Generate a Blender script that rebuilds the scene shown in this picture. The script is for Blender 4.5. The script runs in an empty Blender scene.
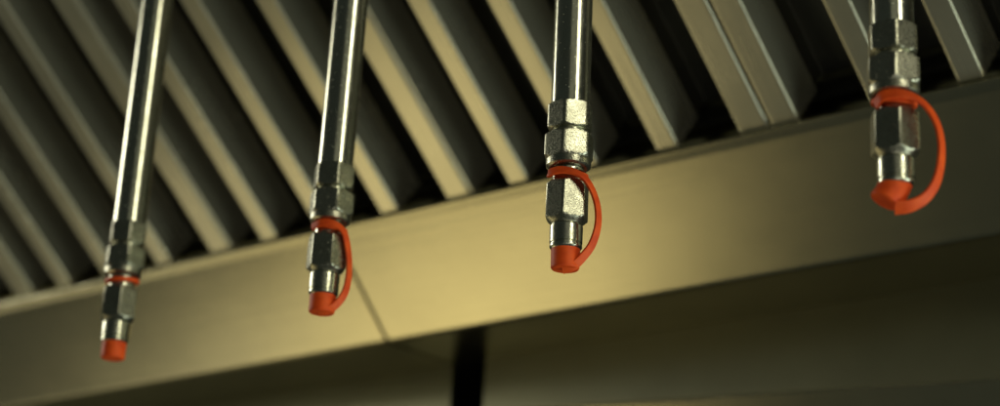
import bpy, bmesh, math, random
from mathutils import Vector, Matrix
random.seed(4)
SC = bpy.context.scene
COL = SC.collection
R = math.radians

# ------------------------------------------------------------------ camera
def nrm(v): return Vector(v).normalized()
Zc = nrm((340, 5700, -2006)); Xc = nrm((2500, 557, 2006)); Xc = (Xc - Zc * Xc.dot(Zc)).normalized(); Yc = Zc.cross(Xc)
M = Matrix((Xc, Yc, Zc))                       # camera space -> world
F = 2006.0
CAMZ = 1.60
cam_d = bpy.data.cameras.new('camera'); cam = bpy.data.objects.new('camera', cam_d); COL.objects.link(cam)
cam.matrix_world = Matrix.Translation((0, 0, CAMZ)) @ M.to_4x4()
cam_d.sensor_width = 36; cam_d.lens = F / 1000 * 36
cam_d.clip_start = 0.02; cam_d.clip_end = 60
cam_d.dof.use_dof = True; cam_d.dof.focus_distance = 1.075; cam_d.dof.aperture_fstop = 4.9
cam_d.dof.aperture_blades = 8
SC.camera = cam

# ------------------------------------------------------------------ helpers
def link(name, me, mat, parent=None, smooth=28):
    o = bpy.data.objects.new(name, me); COL.objects.link(o)
    if mat: me.materials.append(mat)
    if parent: o.parent = parent
    if smooth:
        for p in me.polygons: p.use_smooth = True
        me.set_sharp_from_angle(angle=R(smooth))
        w_ = o.modifiers.new('weighted_normals', 'WEIGHTED_NORMAL'); w_.weight = 92; w_.keep_sharp = True
    return o
def from_bm(name, bm, mat, parent=None, smooth=28):
    bmesh.ops.recalc_face_normals(bm, faces=bm.faces[:])
    me = bpy.data.meshes.new(name); bm.to_mesh(me); bm.free()
    return link(name, me, mat, parent, smooth)
def empty(name, loc, label=None, cat=None, group=None):
    o = bpy.data.objects.new(name, None); COL.objects.link(o); o.location = loc; o.empty_display_size = .02
    tag(o, label, cat, group); return o
def tag(o, label=None, cat=None, group=None, kind=None):
    if label: o['label'] = label
    if cat: o['category'] = cat
    if group: o['group'] = group
    if kind: o['kind'] = kind
def rings(bm, levels, N=96, cap=True):
    """levels: list of (z, func(phi)->radius)"""
    prev = None; allr = []
    for z, rf in levels:
        ring = [bm.verts.new((rf(2*math.pi*i/N)*math.cos(2*math.pi*i/N), rf(2*math.pi*i/N)*math.sin(2*math.pi*i/N), z)) for i in range(N)]
        if prev:
            for i in range(N): bm.faces.new((prev[i], prev[(i+1) % N], ring[(i+1) % N], ring[i]))
        prev = ring; allr.append(ring)
    if cap:
        bm.faces.new(allr[0][::-1]); bm.faces.new(allr[-1])
def circ(r): return lambda p: r
def hexr(af, c, rot=0):
    """hexagon of across-flats radius af cut by circle c"""
    def f(p):
        a = (p - rot) % (math.pi/3) - math.pi/6
        return min(af / math.cos(a), c)
    return f
def hexlevels(z0, z1, af, rot, ch=.0014, top=True, bot=True):
    """hex nut; rot must be multiple of 2pi/96 to keep corners crisp"""
    C = af / math.cos(math.pi/6) * .98
    L = []
    if bot: L += [(z0, hexr(af, af*.93, rot)), (z0+ch*.35, hexr(af, af*1.0, rot)), (z0+ch*.7, hexr(af, af*1.06, rot)), (z0+ch, hexr(af, C*.985, rot)), (z0+ch*1.4, hexr(af, C, rot))]
    else: L += [(z0, hexr(af, C, rot))]
    if top: L += [(z1-ch*1.4, hexr(af, C, rot)), (z1-ch, hexr(af, C*.985, rot)), (z1-ch*.7, hexr(af, af*1.06, rot)), (z1-ch*.35, hexr(af, af, rot)), (z1, hexr(af, af*.93, rot))]
    else: L += [(z1, hexr(af, C, rot))]
    return L
def extrude_x(bm, pts, x0, x1, bevel=0):
    a = [bm.verts.new((x0, y, z)) for y, z in pts]; b = [bm.verts.new((x1, y, z)) for y, z in pts]
    n = len(pts)
    for i in range(n): bm.faces.new((a[i], a[(i+1) % n], b[(i+1) % n], b[i]))
    bm.faces.new(a[::-1]); bm.faces.new(b)
def rounded(pts, r, seg=5):
    """round corners of a polyline pts (closed) ; r list"""
    out = []; n = len(pts)
    for i in range(n):
        p = Vector(pts[i]); rr = r[i]
        if rr <= 0: out.append(tuple(p)); continue
        a = (Vector(pts[i-1]) - p).normalized(); b = (Vector(pts[(i+1) % n]) - p).normalized()
        p0 = p + a*rr; p2 = p + b*rr
        for k in range(seg+1):
            t = k/seg
            q = p0*(1-t)**2 + p*2*t*(1-t) + p2*t*t
            out.append(tuple(q))
    return out
def box(bm, c, s, mat3=None):
    vs = []
    for sx in (-.5, .5):
        for sy in (-.5, .5):
            for sz in (-.5, .5):
                v = Vector((sx*s[0], sy*s[1], sz*s[2]))
                if mat3: v = mat3 @ v
                vs.append(bm.verts.new(v + Vector(c)))
    for f in ((0,1,3,2),(4,6,7,5),(0,4,5,1),(2,3,7,6),(0,2,6,4),(1,5,7,3)):
        bm.faces.new([vs[i] for i in f])

# ------------------------------------------------------------------ materials
def mat(name):
    m = bpy.data.materials.new(name); m.use_nodes = True
    nt = m.node_tree; b = nt.nodes['Principled BSDF']
    return m, nt, b
def N(nt, t, **k):
    n = nt.nodes.new(t)
    for a, v in k.items():
        if a in n.inputs.keys(): n.inputs[a].default_value = v
        else: setattr(n, a, v)
    return n
def brushed(name, col, r0, r1, scale=(4, 220, 220), bump=.05, blotch=.08, blotch_scale=9, metal=1):
    m, nt, b = mat(name); L = nt.links.new
    tc = N(nt, 'ShaderNodeTexCoord'); mp = N(nt, 'ShaderNodeMapping'); mp.inputs['Scale'].default_value = scale
    L(tc.outputs['Object'], mp.inputs['Vector'])
    n1 = N(nt, 'ShaderNodeTexNoise', Scale=1.0, Detail=6.0, Roughness=.65); L(mp.outputs[0], n1.inputs['Vector'])
    n2 = N(nt, 'ShaderNodeTexNoise', Scale=blotch_scale, Detail=4.0, Roughness=.6); L(tc.outputs['Object'], n2.inputs['Vector'])
    mr = N(nt, 'ShaderNodeMapRange'); mr.inputs['To Min'].default_value = r0; mr.inputs['To Max'].default_value = r1
    mx = N(nt, 'ShaderNodeMix', data_type='FLOAT'); mx.inputs[0].default_value = .55
    L(n1.outputs['Fac'], mx.inputs[2]); L(n2.outputs['Fac'], mx.inputs[3])
    L(mx.outputs[0], mr.inputs['Value']); L(mr.outputs[0], b.inputs['Roughness'])
    cr = N(nt, 'ShaderNodeValToRGB'); cr.color_ramp.elements[0].position = .3; cr.color_ramp.elements[1].position = .7
    cr.color_ramp.elements[0].color = (*[c*(1-blotch) for c in col], 1); cr.color_ramp.elements[1].color = (*[min(1, c*(1+blotch)) for c in col], 1)
    L(n2.outputs['Fac'], cr.inputs[0]); L(cr.outputs[0], b.inputs['Base Color'])
    b.inputs['Metallic'].default_value = metal
    bp = N(nt, 'ShaderNodeBump', Strength=bump, Distance=.002); L(n1.outputs['Fac'], bp.inputs['Height']); L(bp.outputs[0], b.inputs['Normal'])
    return m
def speckled(name, col, rough, grain=1500, gb=.25, dots=True, dirt=.25, dist=.0004):
    """polished or satin metal with fine grain, dirt and tiny pale grease specks"""
    m, nt, b = mat(name); L = nt.links.new
    tc = N(nt, 'ShaderNodeTexCoord')
    g = N(nt, 'ShaderNodeTexNoise', Scale=grain, Detail=2.0); L(tc.outputs['Object'], g.inputs['Vector'])
    d = N(nt, 'ShaderNodeTexNoise', Scale=70.0, Detail=5.0, Roughness=.7); L(tc.outputs['Object'], d.inputs['Vector'])
    cr = N(nt, 'ShaderNodeValToRGB'); cr.color_ramp.elements[0].position = .35; cr.color_ramp.elements[1].position = .6
    cr.color_ramp.elements[0].color = (*[c*(1-dirt) for c in col], 1); cr.color_ramp.elements[1].color = (*col, 1)
    L(d.outputs['Fac'], cr.inputs[0])
    mr = N(nt, 'ShaderNodeMapRange'); mr.inputs['From Min'].default_value = .3; mr.inputs['From Max'].default_value = .7; mr.inputs['To Min'].default_value = rough+.14; mr.inputs['To Max'].default_value = rough-.09
    gm = N(nt, 'ShaderNodeMix', data_type='FLOAT'); gm.inputs[0].default_value = min(.8, gb*1.4); L(d.outputs['Fac'], gm.inputs[2]); L(g.outputs['Fac'], gm.inputs[3])
    L(gm.outputs[0], mr.inputs['Value'])
    b.inputs['Metallic'].default_value = 1
    bp = N(nt, 'ShaderNodeBump', Strength=gb, Distance=dist); L(g.outputs['Fac'], bp.inputs['Height']); L(bp.outputs[0], b.inputs['Normal'])
    if dots:
        v = N(nt, 'ShaderNodeTexVoronoi', Scale=720.0); v.inputs['Randomness'].default_value = 1; L(tc.outputs['Object'], v.inputs['Vector'])
        sep = N(nt, 'ShaderNodeSeparateColor'); L(v.outputs['Color'], sep.inputs[0])
        th = N(nt, 'ShaderNodeMapRange'); th.inputs['From Min'].default_value = .6; th.inputs['From Max'].default_value = 1.0; th.inputs['To Min'].default_value = 0; th.inputs['To Max'].default_value = .2
        L(sep.outputs[0], th.inputs['Value'])
        lt = N(nt, 'ShaderNodeMath', operation='LESS_THAN'); L(v.outputs['Distance'], lt.inputs[0]); L(th.outputs[0], lt.inputs[1])
        mc = N(nt, 'ShaderNodeMix', data_type='RGBA'); L(lt.outputs[0], mc.inputs[0]); L(cr.outputs[0], mc.inputs[6]); mc.inputs[7].default_value = (.75, .73, .55, 1)
        L(mc.outputs[2], b.inputs['Base Color'])
        mm = N(nt, 'ShaderNodeMath', operation='SUBTRACT'); mm.inputs[0].default_value = 1; L(lt.outputs[0], mm.inputs[1]); L(mm.outputs[0], b.inputs['Metallic'])
        ro = N(nt, 'ShaderNodeMix', data_type='FLOAT'); L(lt.outputs[0], ro.inputs[0]); L(mr.outputs[0], ro.inputs[2]); ro.inputs[3].default_value = .5
        L(ro.outputs[0], b.inputs['Roughness'])
    else:
        L(cr.outputs[0], b.inputs['Base Color']); L(mr.outputs[0], b.inputs['Roughness'])
    return m
M_hood = brushed('brushed_stainless_hood', (.565, .54, .39), .21, .29)
M_filter = brushed('stainless_filter', (.56, .54, .42), .21, .32, scale=(160, 160, 5), blotch=.12, metal=.72)
M_dark = brushed('shaded_inner_steel', (.13, .13, .11), .40, .55, blotch=.2)  # shade of the filter slots put into the colour of the rear parts
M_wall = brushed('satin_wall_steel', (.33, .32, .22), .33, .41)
M_pipe = speckled('polished_steel_pipe', (.60, .60, .49), .16, gb=.08, dirt=.2)
M_nut = speckled('satin_steel_fitting', (.48, .475, .375), .26, gb=.36, dirt=.35)
M_tip = speckled('turned_steel_tip', (.62, .62, .50), .2, gb=.15, dots=False, dirt=.3)
M_recess, ntb, bb = mat('black_recess_shade'); bb.inputs['Base Color'].default_value = (.02, .02, .016, 1); bb.inputs['Roughness'].default_value = .6  # near-black colour stands for shade in the open joint and the duct
M_cap, nt, b = mat('orange_red_rubber')
tc = N(nt, 'ShaderNodeTexCoord'); n1 = N(nt, 'ShaderNodeTexNoise', Scale=160.0, Detail=4.0); nt.links.new(tc.outputs['Object'], n1.inputs['Vector'])
cr = N(nt, 'ShaderNodeValToRGB'); cr.color_ramp.elements[0].position = .35; cr.color_ramp.elements[1].position = .65
cr.color_ramp.elements[0].color = (.75, .070, .008, 1); cr.color_ramp.elements[1].color = (.92, .115, .012, 1)
nt.links.new(n1.outputs['Fac'], cr.inputs[0]); nt.links.new(cr.outputs[0], b.inputs['Base Color'])
b.inputs['Roughness'].default_value = .55; b.inputs['Specular IOR Level'].default_value = .3; b.inputs['Subsurface Weight'].default_value = .05; b.inputs['Subsurface Radius'].default_value = (.003, .0008, .0004); b.inputs['Subsurface Scale'].default_value = 1
bp = N(nt, 'ShaderNodeBump', Strength=.3, Distance=.0003); nt.links.new(n1.outputs['Fac'], bp.inputs['Height']); nt.links.new(bp.outputs[0], b.inputs['Normal'])

# ------------------------------------------------------------------ the hood : grease trough
# profile solved from the photograph's vanishing points (camera-relative, metres)
BY, BZ = 1.1526, .4340 + CAMZ            # lower front corner of the trough
TY, TZ = 1.0828, .5039 + CAMZ            # upper front corner
X_SEAM = -1.1078
def trough(x0, x1, label):
    r = empty('grease_trough', ((x0+x1)/2, BY, BZ), label, 'grease trough', 'stainless steel trough sections below the filters')
    back = BY + .086
    pts = [(TY, TZ), (BY, BZ), (back, BZ), (back, BZ+.14), (TY+.035, TZ+.075), (TY+.035, TZ-.012), (TY+.006, TZ-.010+.012)]
    pts = rounded(pts, [0, .004, .002, 0, 0, 0, 0])
    bm = bmesh.new(); extrude_x(bm, pts, x0, x1)
    bmesh.ops.translate(bm, verts=bm.verts[:], vec=-r.location)
    from_bm('front_channel', bm, M_hood, r, 20)
    # folded top lip, a flatter strip than the face
    l0 = Vector((TY-.0004, TZ+.0004)); l1 = l0 + Vector((-.0075, .0046)); l2 = l1 + Vector((.004, .004)); l3 = l0 + Vector((.009, .0035)); l4 = l0 + Vector((.004, -.003))
    pts = rounded([tuple(l0), tuple(l1), tuple(l2), tuple(l3), tuple(l4)], [.0008, .002, .001, 0, 0], 4)
    bm = bmesh.new(); extrude_x(bm, pts, x0, x1)
    bmesh.ops.translate(bm, verts=bm.verts[:], vec=-r.location)
    from_bm('folded_lip', bm, M_hood, r, 25)
    return r
XL, XR = -2.15, .15
trough(XL, X_SEAM-.0020, 'brushed steel grease trough section left of the seam, fading to dull olive')
trough(X_SEAM+.0020, XR, 'brushed steel grease trough section right of the seam, gold at left and dark at right')

# rear wall sheets under the trough, with a dark open joint between them
WY = BY + .0825
def wallsheet(x0, x1, label):
    r = empty('wall_panel', ((x0+x1)/2, WY, BZ-.2), label, 'wall panel', 'stainless wall panels under the trough')
    bm = bmesh.new(); box(bm, (0, .0028, .1020), (x1-x0, .0056, .198))
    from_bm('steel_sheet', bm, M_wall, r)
    return r
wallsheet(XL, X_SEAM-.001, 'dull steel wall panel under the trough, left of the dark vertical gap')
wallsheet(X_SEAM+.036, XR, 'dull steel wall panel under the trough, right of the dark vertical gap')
bm = bmesh.new(); box(bm, ((XL+XR)/2, WY+.05, BZ-.1), (XR-XL, .01, .5)); o = from_bm('rear_wall', bm, M_recess); tag(o, kind='structure')

# ------------------------------------------------------------------ baffle filters
SL = R(141)
dv = Vector((0, math.cos(SL), math.sin(SL))); nv = Vector((0, -math.sin(SL), math.cos(SL))).normalized()   # up along the filter / towards room
if nv.y > 0: nv = -nv
FB = Vector((0, TY, TZ)) - nv*.004 + dv*.007          # lower edge of the filter plane
# local frame: x = X, y = -nv (depth), z = dv
U = .682 / .682
def lip_x(px):
    # x where the trough's top front edge passes image column px
    lo, hi = -4, 3
    for _ in range(50):
        m = (lo+hi)/2; c = M.transposed() @ Vector((m, TY, TZ-CAMZ))
        if 500 + F*c.x/-c.z < px: lo = m
        else: hi = m
    return m
xs234, xs773 = lip_x(234), lip_x(773)
PW = (xs773 - xs234) / 2                    # width of a filter, two between those seams
FL = .62
def profile_channel(x0, x1, h, t=.0012, out=True, r=.0018):
    """open channel: face at y=0 from x0 to x1, flanges going to y=h (thin sheet)"""
    o_ = rounded([(x0, h), (x0, 0), (x1, 0), (x1, h)], [0, r, r, 0], 5)
    i_ = rounded([(x1-t, h), (x1-t, t), (x0+t, t), (x0+t, h)], [0, max(r-t, .0004), max(r-t, .0004), 0], 5)
    return o_ + i_
def extr_z(bm, pts, z0, z1, dy=0):
    a = [bm.verts.new((x, y+dy, z0)) for x, y in pts]; b = [bm.verts.new((x, y+dy, z1)) for x, y in pts]; n = len(pts)
    for i in range(n): bm.faces.new((a[i], a[(i+1) % n], b[(i+1) % n], b[i]))
    bm.faces.new(a[::-1]); bm.faces.new(b)
rot = Matrix((Vector((1, 0, 0)), -nv, dv)).transposed()     # columns are local axes in the world
if rot.determinant() < 0: pass
k = PW / .438
H = .062 * k
def channel(name, pts, z0, z1, m, parent, dy=0):
    bm = bmesh.new(); extr_z(bm, pts, z0, z1, dy); return from_bm(name, bm, m, parent, 25)
def make_filter(wide_left, label):
    r = empty('baffle_filter', FB, label, 'grease filter', 'baffle filters in a row above the trough')
    r.rotation_mode = 'QUATERNION'; r.rotation_quaternion = rot.to_quaternion()
    faces = [(.063, .093), (.169, .199), (.285, .315)]
    if wide_left: faces = [(.126, .156), (.230, .260), (.327, .357)]
    lw = .036 if wide_left else .004
    for a, b_ in faces:
        channel('baffle', profile_channel(a*k, b_*k, H), .003, FL-.01, M_filter, r)
    # side rails
    channel('side_rail', profile_channel(.0015*k, lw*k, H*1.0, r=.0012 if not wide_left else .0018), .002, FL, M_filter, r)
    channel('side_rail', profile_channel(.399*k, .4365*k, H*1.0), .002, FL, M_filter, r)
    # rear baffles, open to the room, closing the slots
    edges = [lw] + [v for f_ in faces for v in f_] + [.399]
    for i in range(0, len(edges), 2):
        a, b_ = edges[i]*k - .006, edges[i+1]*k + .006
        h = H + .004
        pts = [(x, h + .016 - y) for x, y in profile_channel(a, b_, .020)]
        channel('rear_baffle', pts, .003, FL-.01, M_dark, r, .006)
    # lower end rail behind
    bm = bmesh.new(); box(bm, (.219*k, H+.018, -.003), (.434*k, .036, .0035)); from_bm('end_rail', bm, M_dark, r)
    return r
start = xs234 - 2*PW
labels = ['baffle filter at the far left, only its lower right corner showing beside the trough',
          'baffle filter ending at the trough behind the leftmost nozzle',
          'brightest gold baffle filter, the one whose louvres run behind the second nozzle',
          'baffle filter ending behind the third nozzle, gold at left and greyer at its right seam',
          'dim grey baffle filter behind the rightmost nozzle, at the upper right']
# panels from seam to seam: ..33 | 33-234 | 234-477 | 477-773 | 773-..
proto = None; wide = None
idx = 0
def copy_tree(o, parent=None):
    c = o.copy(); COL.objects.link(c); c.parent = parent
    for ch in list(o.children): copy_tree(ch, c)
    return c
proto = make_filter(False, labels[0]); proto.location = FB + Vector((xs234 - 2*PW, 0, 0))
for i in (1, 2, 3):
    c = copy_tree(proto); c.location = FB + Vector((xs234 + (i-2)*PW, 0, 0)); c['label'] = labels[i]
w = make_filter(True, labels[4]); w.location = FB + Vector((xs773 + .001, 0, 0))
# dark duct space behind the filters
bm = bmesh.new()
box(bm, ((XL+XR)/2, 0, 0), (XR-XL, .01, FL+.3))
o = from_bm('exhaust_plenum', bm, M_recess); o.rotation_mode = 'QUATERNION'; o.rotation_quaternion = rot.to_quaternion()
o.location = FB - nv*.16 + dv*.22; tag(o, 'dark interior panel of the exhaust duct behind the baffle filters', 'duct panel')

# ------------------------------------------------------------------ ledge low on the right, catching the light
def unproj(px, py, D): return M @ Vector(((px-500)*D/F, -(py-203)*D/F, -D))
pa = unproj(540, 406.5, 1.56); pb = unproj(1000, 377.5, 1.0); pb = pb * (1.195 / pb.y)
dr = (pb - pa).normalized(); up = Vector((0, 0, 1)); fr = dr.cross(up).normalized()
if fr.y > 0: fr = -fr
a0 = pa - dr*.25 + Vector((0, 0, CAMZ)); ln = (pb-pa).length + .45
bm = bmesh.new()
prof = rounded([(0, 0), (.025, -.069), (.040, -.069), (.040, 0)], [.003, .003, 0, 0])
# profile coordinates: first = away from the room (-fr), second = up
va = [bm.verts.new(a0 - fr*p + up*q_) for p, q_ in prof]; vb = [bm.verts.new(a0 + dr*ln - fr*p + up*q_) for p, q_ in prof]
for i in range(len(prof)): bm.faces.new((va[i], va[(i+1) % len(prof)], vb[(i+1) % len(prof)], vb[i]))
bm.faces.new(va[::-1]); bm.faces.new(vb)
o = from_bm('steel_ledge', bm, M_hood, None, 25)
tag(o, 'angled steel ledge below the trough at the bottom right, gold at its left end', 'ledge')

# ------------------------------------------------------------------ nozzles
er = Vector((Xc[0], Yc[0], 0)); er = Vector((M[0][0], M[1][0], 0)).normalized()      # camera right, horizontal
ef = -Vector((-M[0][2], -M[1][2], 0)).normalized()                                    # towards the camera, horizontal
def sweep(bm, path, w, t, nref, closed=False, wf=None):
    """flat band along a path; nref(i) gives the thickness direction"""
    P = [Vector(p) for p in path]; n = len(P); rs = []
    for i, p in enumerate(P):
        if closed: tg = (P[(i+1) % n] - P[i-1]).normalized()
        else: tg = (P[min(i+1, n-1)] - P[max(i-1, 0)]).normalized()
        nn = nref(i); nn = (nn - tg*nn.dot(tg)).normalized(); ww = tg.cross(nn)
        ring = []; W = w*(wf(i/(n-1)) if wf else 1)
        for a in range(12):
            th = 2*math.pi*a/12; c, s = math.cos(th), math.sin(th)
            ring.append(bm.verts.new(p + ww*(W/2*math.copysign(abs(c)**.5, c)) + nn*(t/2*math.copysign(abs(s)**.5, s))))
        rs.append(ring)
    m = n if closed else n-1
    for i in range(m):
        a, b_ = rs[i], rs[(i+1) % n]
        for j in range(12): bm.faces.new((a[j], a[(j+1) % 12], b_[(j+1) % 12], b_[j]))
    if not closed: bm.faces.new(rs[0][::-1]); bm.faces.new(rs[-1])
def catmull(pts, seg=8):
    P = [Vector(p) for p in pts]; P = [P[0]*2-P[1]] + P + [P[-1]*2-P[-2]]; out = []
    for i in range(1, len(P)-2):
        for k_ in range(seg):
            t = k_/seg; a, b_, c, d = P[i-1], P[i], P[i+1], P[i+2]
            out.append(.5*((2*b_) + (c-a)*t + (2*a-5*b_+4*c-d)*t*t + (3*b_-a-3*c+d)*t**3))
    out.append(P[-2]); return out
mm = .001
UX = .532*mm; UZ0 = .563*mm       # photo pixels at the third nozzle -> metres
def nozzle(x, label, rots, strap, zs, sw=.0047, cap_tilt=0, lean=(0, 0), ring_tilt=(0, 0), spin=0, top=.33, dz=0, cap_len=12.5):
    """origin at the lower rim of the cap. local axes: x = camera right, y = away, z = up"""
    root = empty('suppression_nozzle', (x, .7983, .3236+CAMZ+dz), label, 'nozzle', 'fire suppression nozzles hanging in a row')
    Rz = Matrix((er, -ef, Vector((0, 0, 1)))).transposed()
    Lr = Matrix.Rotation(lean[0], 3, 'Y')
    root.rotation_mode = 'QUATERNION'; root.rotation_quaternion = (Rz @ Lr).to_quaternion()
    st = 2*math.pi/96
    q = [round(R(a)/st)*st for a in rots]
    def part(name, lv, m, parent=root, smooth=28):
        bm = bmesh.new(); rings(bm, lv); return from_bm(name, bm, m, parent, smooth)
    UZ = globals()['UZ0']*zs
    z = lambda px: (272-px)*UZ
    # steel nozzle end
    tip = part('nozzle_tip', [(z(252), circ(.0074)), (z(251), circ(.0082)), (z(249.5), circ(.0088)), (z(247), circ(.0088)), (z(246.2), circ(.0083)), (z(245.4), circ(.0083)), (z(244.8), circ(.0089)), (z(229), circ(.0090)), (z(227), circ(.0088)), (z(225.6), circ(.0082)), (z(224), circ(.0080)), (z(222), circ(.0080))], M_tip)
    lv = hexlevels(z(224.5), z(182.5), .0107, q[2], ch=.0016)
    lv[0:5] = [(z(226), circ(.0086)), (z(224.5), hexr(.0107, .0093, q[2])), (z(222.8), hexr(.0107, .0104, q[2])), (z(221.3), hexr(.0107, .0113, q[2])), (z(220), hexr(.0107, .01215, q[2])), (z(219), hexr(.0107, .0123, q[2]))]
    part('nozzle_body', lv, M_nut)
    part('neck', [(z(184), circ(.0085)), (z(176), circ(.0085)), (z(175), circ(.0078)), (z(172), circ(.0078)), (z(171.4), circ(.0088)), (z(169.8), circ(.0088)), (z(169.3), circ(.0078)), (z(165), circ(.0078))], M_tip)
    lv = [(z(168.5), circ(.0095)), (z(167), circ(.0112)), (z(165.5), circ(.0122)), (z(160), circ(.0124)), (z(158.6), circ(.0121))] + hexlevels(z(158.5), z(131), .0122, q[1], ch=.0018, bot=False)
    lv[5] = (z(157.5), hexr(.0122, .0128, q[1])); lv.insert(6, (z(155.5), hexr(.0122, .0139, q[1])))
    part('coupling_nut', lv, M_nut)
    part('thread', [(z(133), circ(.0100)), (z(130), circ(.0100)), (z(129.6), circ(.0094)), (z(128.8), circ(.0094)), (z(128.3), circ(.0101)), (z(126), circ(.0101))], M_tip)
    part('lock_nut', hexlevels(z(128), z(99.5), .0112, q[0], ch=.0013), M_nut)
    n = 40; lv = [(z(104), circ(.01065))] + [(z(104) + (top - z(104))*i/6, circ(.01065)) for i in range(1, 7)]
    part('pipe', lv, M_pipe)
    # rubber blow-off cap (tilted one on the last nozzle)
    bm = bmesh.new()
    cl = cap_len*mm
    lv = [(0, circ(.0060)), (.0004, circ(.0072)), (.0012, circ(.00775)), (cl*.5, circ(.0078)), (cl, circ(.0079)), (cl+.0006, circ(.0076)), (cl+.0007, circ(.0066))]
    rings(bm, lv, 64)
    if cap_tilt:
        piv = Vector((0, 0, cl*1.05)); Rm = Matrix.Rotation(cap_tilt, 3, 'Y')
        for v in bm.verts:
            f_ = max(0, min(1, (cl*1.05 - v.co.z)/(cl*1.0)))
            v.co = piv + Matrix.Rotation(cap_tilt*(.55+.45*f_), 3, 'Y') @ (v.co - piv)
        for v in bm.verts:
            v.co.z += .0015
            g_ = max(0, min(1, (cl - v.co.z)/cl)); v.co.x = v.co.x*(1+.03*g_) - .0012*g_*g_; v.co.z -= .0007*g_*max(0, v.co.x/.008+.5)
    cap = from_bm('blow_off_cap', bm, M_cap, root, 40)
    # retaining ring round the neck and strap
    bm = bmesh.new(); pts = []
    zr = z(173.5 if not ring_tilt else 173.5)
    for i in range(48):
        a = 2*math.pi*i/48; r_ = .0101
        pts.append(Vector((r_*math.cos(a), r_*math.sin(a), zr + ring_tilt[0]*r_*math.cos(a) + ring_tilt[1]*r_*math.sin(a))))
    sweep(bm, pts, .0027, .0020, lambda i: Vector((pts[i].x, pts[i].y, 0)), True)
    from_bm('retaining_ring', bm, M_cap, cap, 50)
    if strap:
        pp = catmull([(a*UX, -c*mm, (272-b_)*UZ) for a, b_, c in strap])
        bm = bmesh.new(); n = len(pp)
        def nr(i):
            p = pp[i]; t = min(1, i/(n*.35))
            ctr = Vector((0, 0, (272-222)*UZ))
            out_ = (p - ctr); out_.y *= .6
            rad = Vector((p.x, p.y, 0))
            return (rad.normalized()*(1-t) + out_.normalized()*t + Vector((0,-.8*t,0)))
        sweep(bm, pp, sw, .0019, nr, wf=lambda u: 1 + .12*math.sin(u*9+spin) + .45*max(0, (u-.8)/.2)**2)
        from_bm('retaining_strap', bm, M_cap, cap, 50)
    return root
# strap points: (right px, photo y at 3rd nozzle, mm towards the camera)
S3 = [(-18, 175, 3), (-19, 177, 7), (-10, 176, 10.5), (3, 178, 12.5), (15, 184, 13), (24, 196, 12), (30, 212, 10), (31, 230, 8), (26, 248, 6), (17, 261, 5), (7, 270, 4), (-3, 272, 3)]
S2 = [(-18, 176, 5), (-8, 173, 10), (6, 174, 11), (17, 180, 9), (22, 192, 6), (26, 212, 4), (27, 232, 4), (24, 250, 4), (15, 264, 4), (5, 270, 4), (-3, 271, 2)]
S4 = [(-18, 179, 4), (-14, 174, 9), (0, 173, 12), (14, 176, 12), (26, 185, 11), (35, 202, 10), (38, 224, 8), (34, 248, 6), (24, 264, 5), (10, 272, 4), (-3, 273, 3)]
off = lambda a: a
xs = (-1.0129, -.8234, -.6407, -.4414)
nozzle(xs[0], 'leftmost nozzle on a leaning pipe, slightly blurred, its orange cap showing no strap', (46, 50, 41), None, .955, dz=-.002, ring_tilt=(.05, .1), lean=(R(.1), 0))
nozzle(xs[1], 'second nozzle from the left, orange strap hanging close along its right side', (46, 50, 48), S2, .957, dz=.0018, ring_tilt=(-.12, .15), lean=(R(.3), 0))
nozzle(xs[2], 'sharpest nozzle, third from left, orange strap crossing its front down to the cap', (15, 16, 20), S3, .98, ring_tilt=(-.1, .2), lean=(R(-.8), 0))
nozzle(xs[3], 'rightmost and largest nozzle, its orange cap pulled askew by a wide looping strap', (26, 23, 30), S4, .965, sw=.0056, cap_len=11.3, cap_tilt=R(28), ring_tilt=(-.05, .2), lean=(R(-.9), 0), dz=-.0008)

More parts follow.
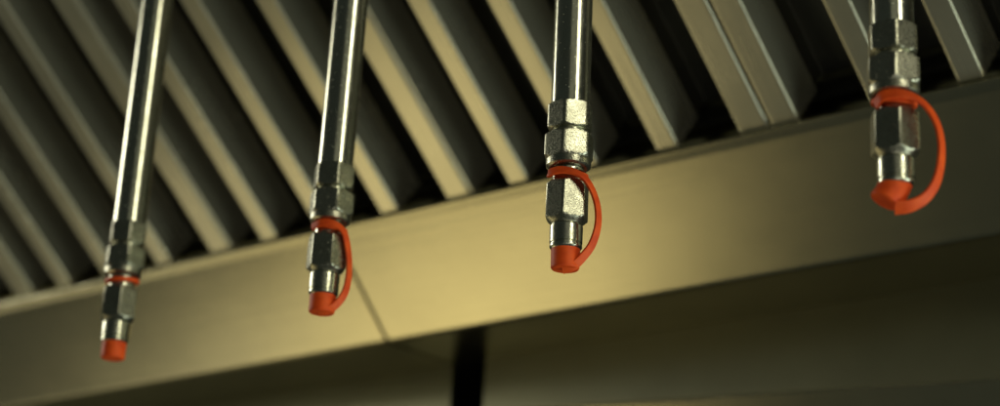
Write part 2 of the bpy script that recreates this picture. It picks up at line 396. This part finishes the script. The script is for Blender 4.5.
# ------------------------------------------------------------------ light
wd = bpy.data.worlds.new('World'); SC.world = wd; wd.use_nodes = True
bg = wd.node_tree.nodes['Background']; bg.inputs[0].default_value = (.80, .95, .80, 1); bg.inputs[1].default_value = .030
def area(name, loc, target, sx, sy, L, col):
    d = bpy.data.lights.new(name, 'AREA'); d.shape = 'RECTANGLE'; d.size = sx; d.size_y = sy; d.color = col
    d.energy = L * math.pi * sx * sy
    o = bpy.data.objects.new(name, d); COL.objects.link(o); o.location = loc
    o.rotation_euler = (Vector(target) - Vector(loc)).to_track_quat('-Z', 'Y').to_euler()
    return o
WARM = (1.0, .81, .385); PALE = (1, .88, .55)
area('warm_lamp_below', (-2.19, .73, CAMZ-.9), (-2.19, .73, 5), .78, .70, 1.45, WARM)
area('warm_lamp_far', (-2.76, .82, CAMZ-.9), (-2.76, .82, 5), .48, .54, .8, PALE)
area('warm_lamp_farthest', (-3.4, 1.02, CAMZ-.9), (-3.4, 1.02, 5), .7, .36, .45, PALE)
def lamp_dir(name, ang, elev, dist, sx, sy, L, col):
    """lamp seen from the nozzles at 'ang' degrees right of the direction to the camera"""
    c = Vector((-.72, .8, CAMZ+.38)); a = R(ang)
    h = ef*math.cos(a) + er*math.sin(a)
    return area(name, c + h*dist*math.cos(R(elev)) + Vector((0, 0, dist*math.sin(R(elev)))), c, sx, sy, L, col)
lamp_dir('front_right_lamp', 36, 24, 2.2, .24, 1.0, 13, (1, .96, .70))
lamp_dir('left_side_lamp', -122, 22, 1.6, .30, .8, 12, (1, .97, .8))
lamp_dir('right_fill_lamp', 72, -28, 2.2, 1.2, 1.1, 4.6, (.88, 1, .84))
lamp_dir('front_fill_lamp', 12, -38, 1.6, .8, .8, 1.5, (1, .96, .8))
lamp_dir('front_upper_fill', 4, 22, 2.6, 1.1, 1.0, .17, (1, .97, .7))  # added fill with no visible source, lifts the dark middle of the pipes
lamp_dir('left_wall_fill', -108, 9, 2.2, .75, .7, .85, (1, .96, .66))  # added fill with no visible source, brightens the left wall panel
pl = Vector((-.90, 1.17, CAMZ+.35))
area('ledge_fill', Vector((-1.84, .02, CAMZ-.12)), pl, .22, .22, 1.3, WARM)  # added unseen lamp, only there to turn the ledge's left end gold
SC.view_settings.view_transform = 'Standard'; SC.view_settings.look = 'None'
SC.view_settings.exposure = 0; SC.view_settings.gamma = 1
SC.render.engine = 'CYCLES'
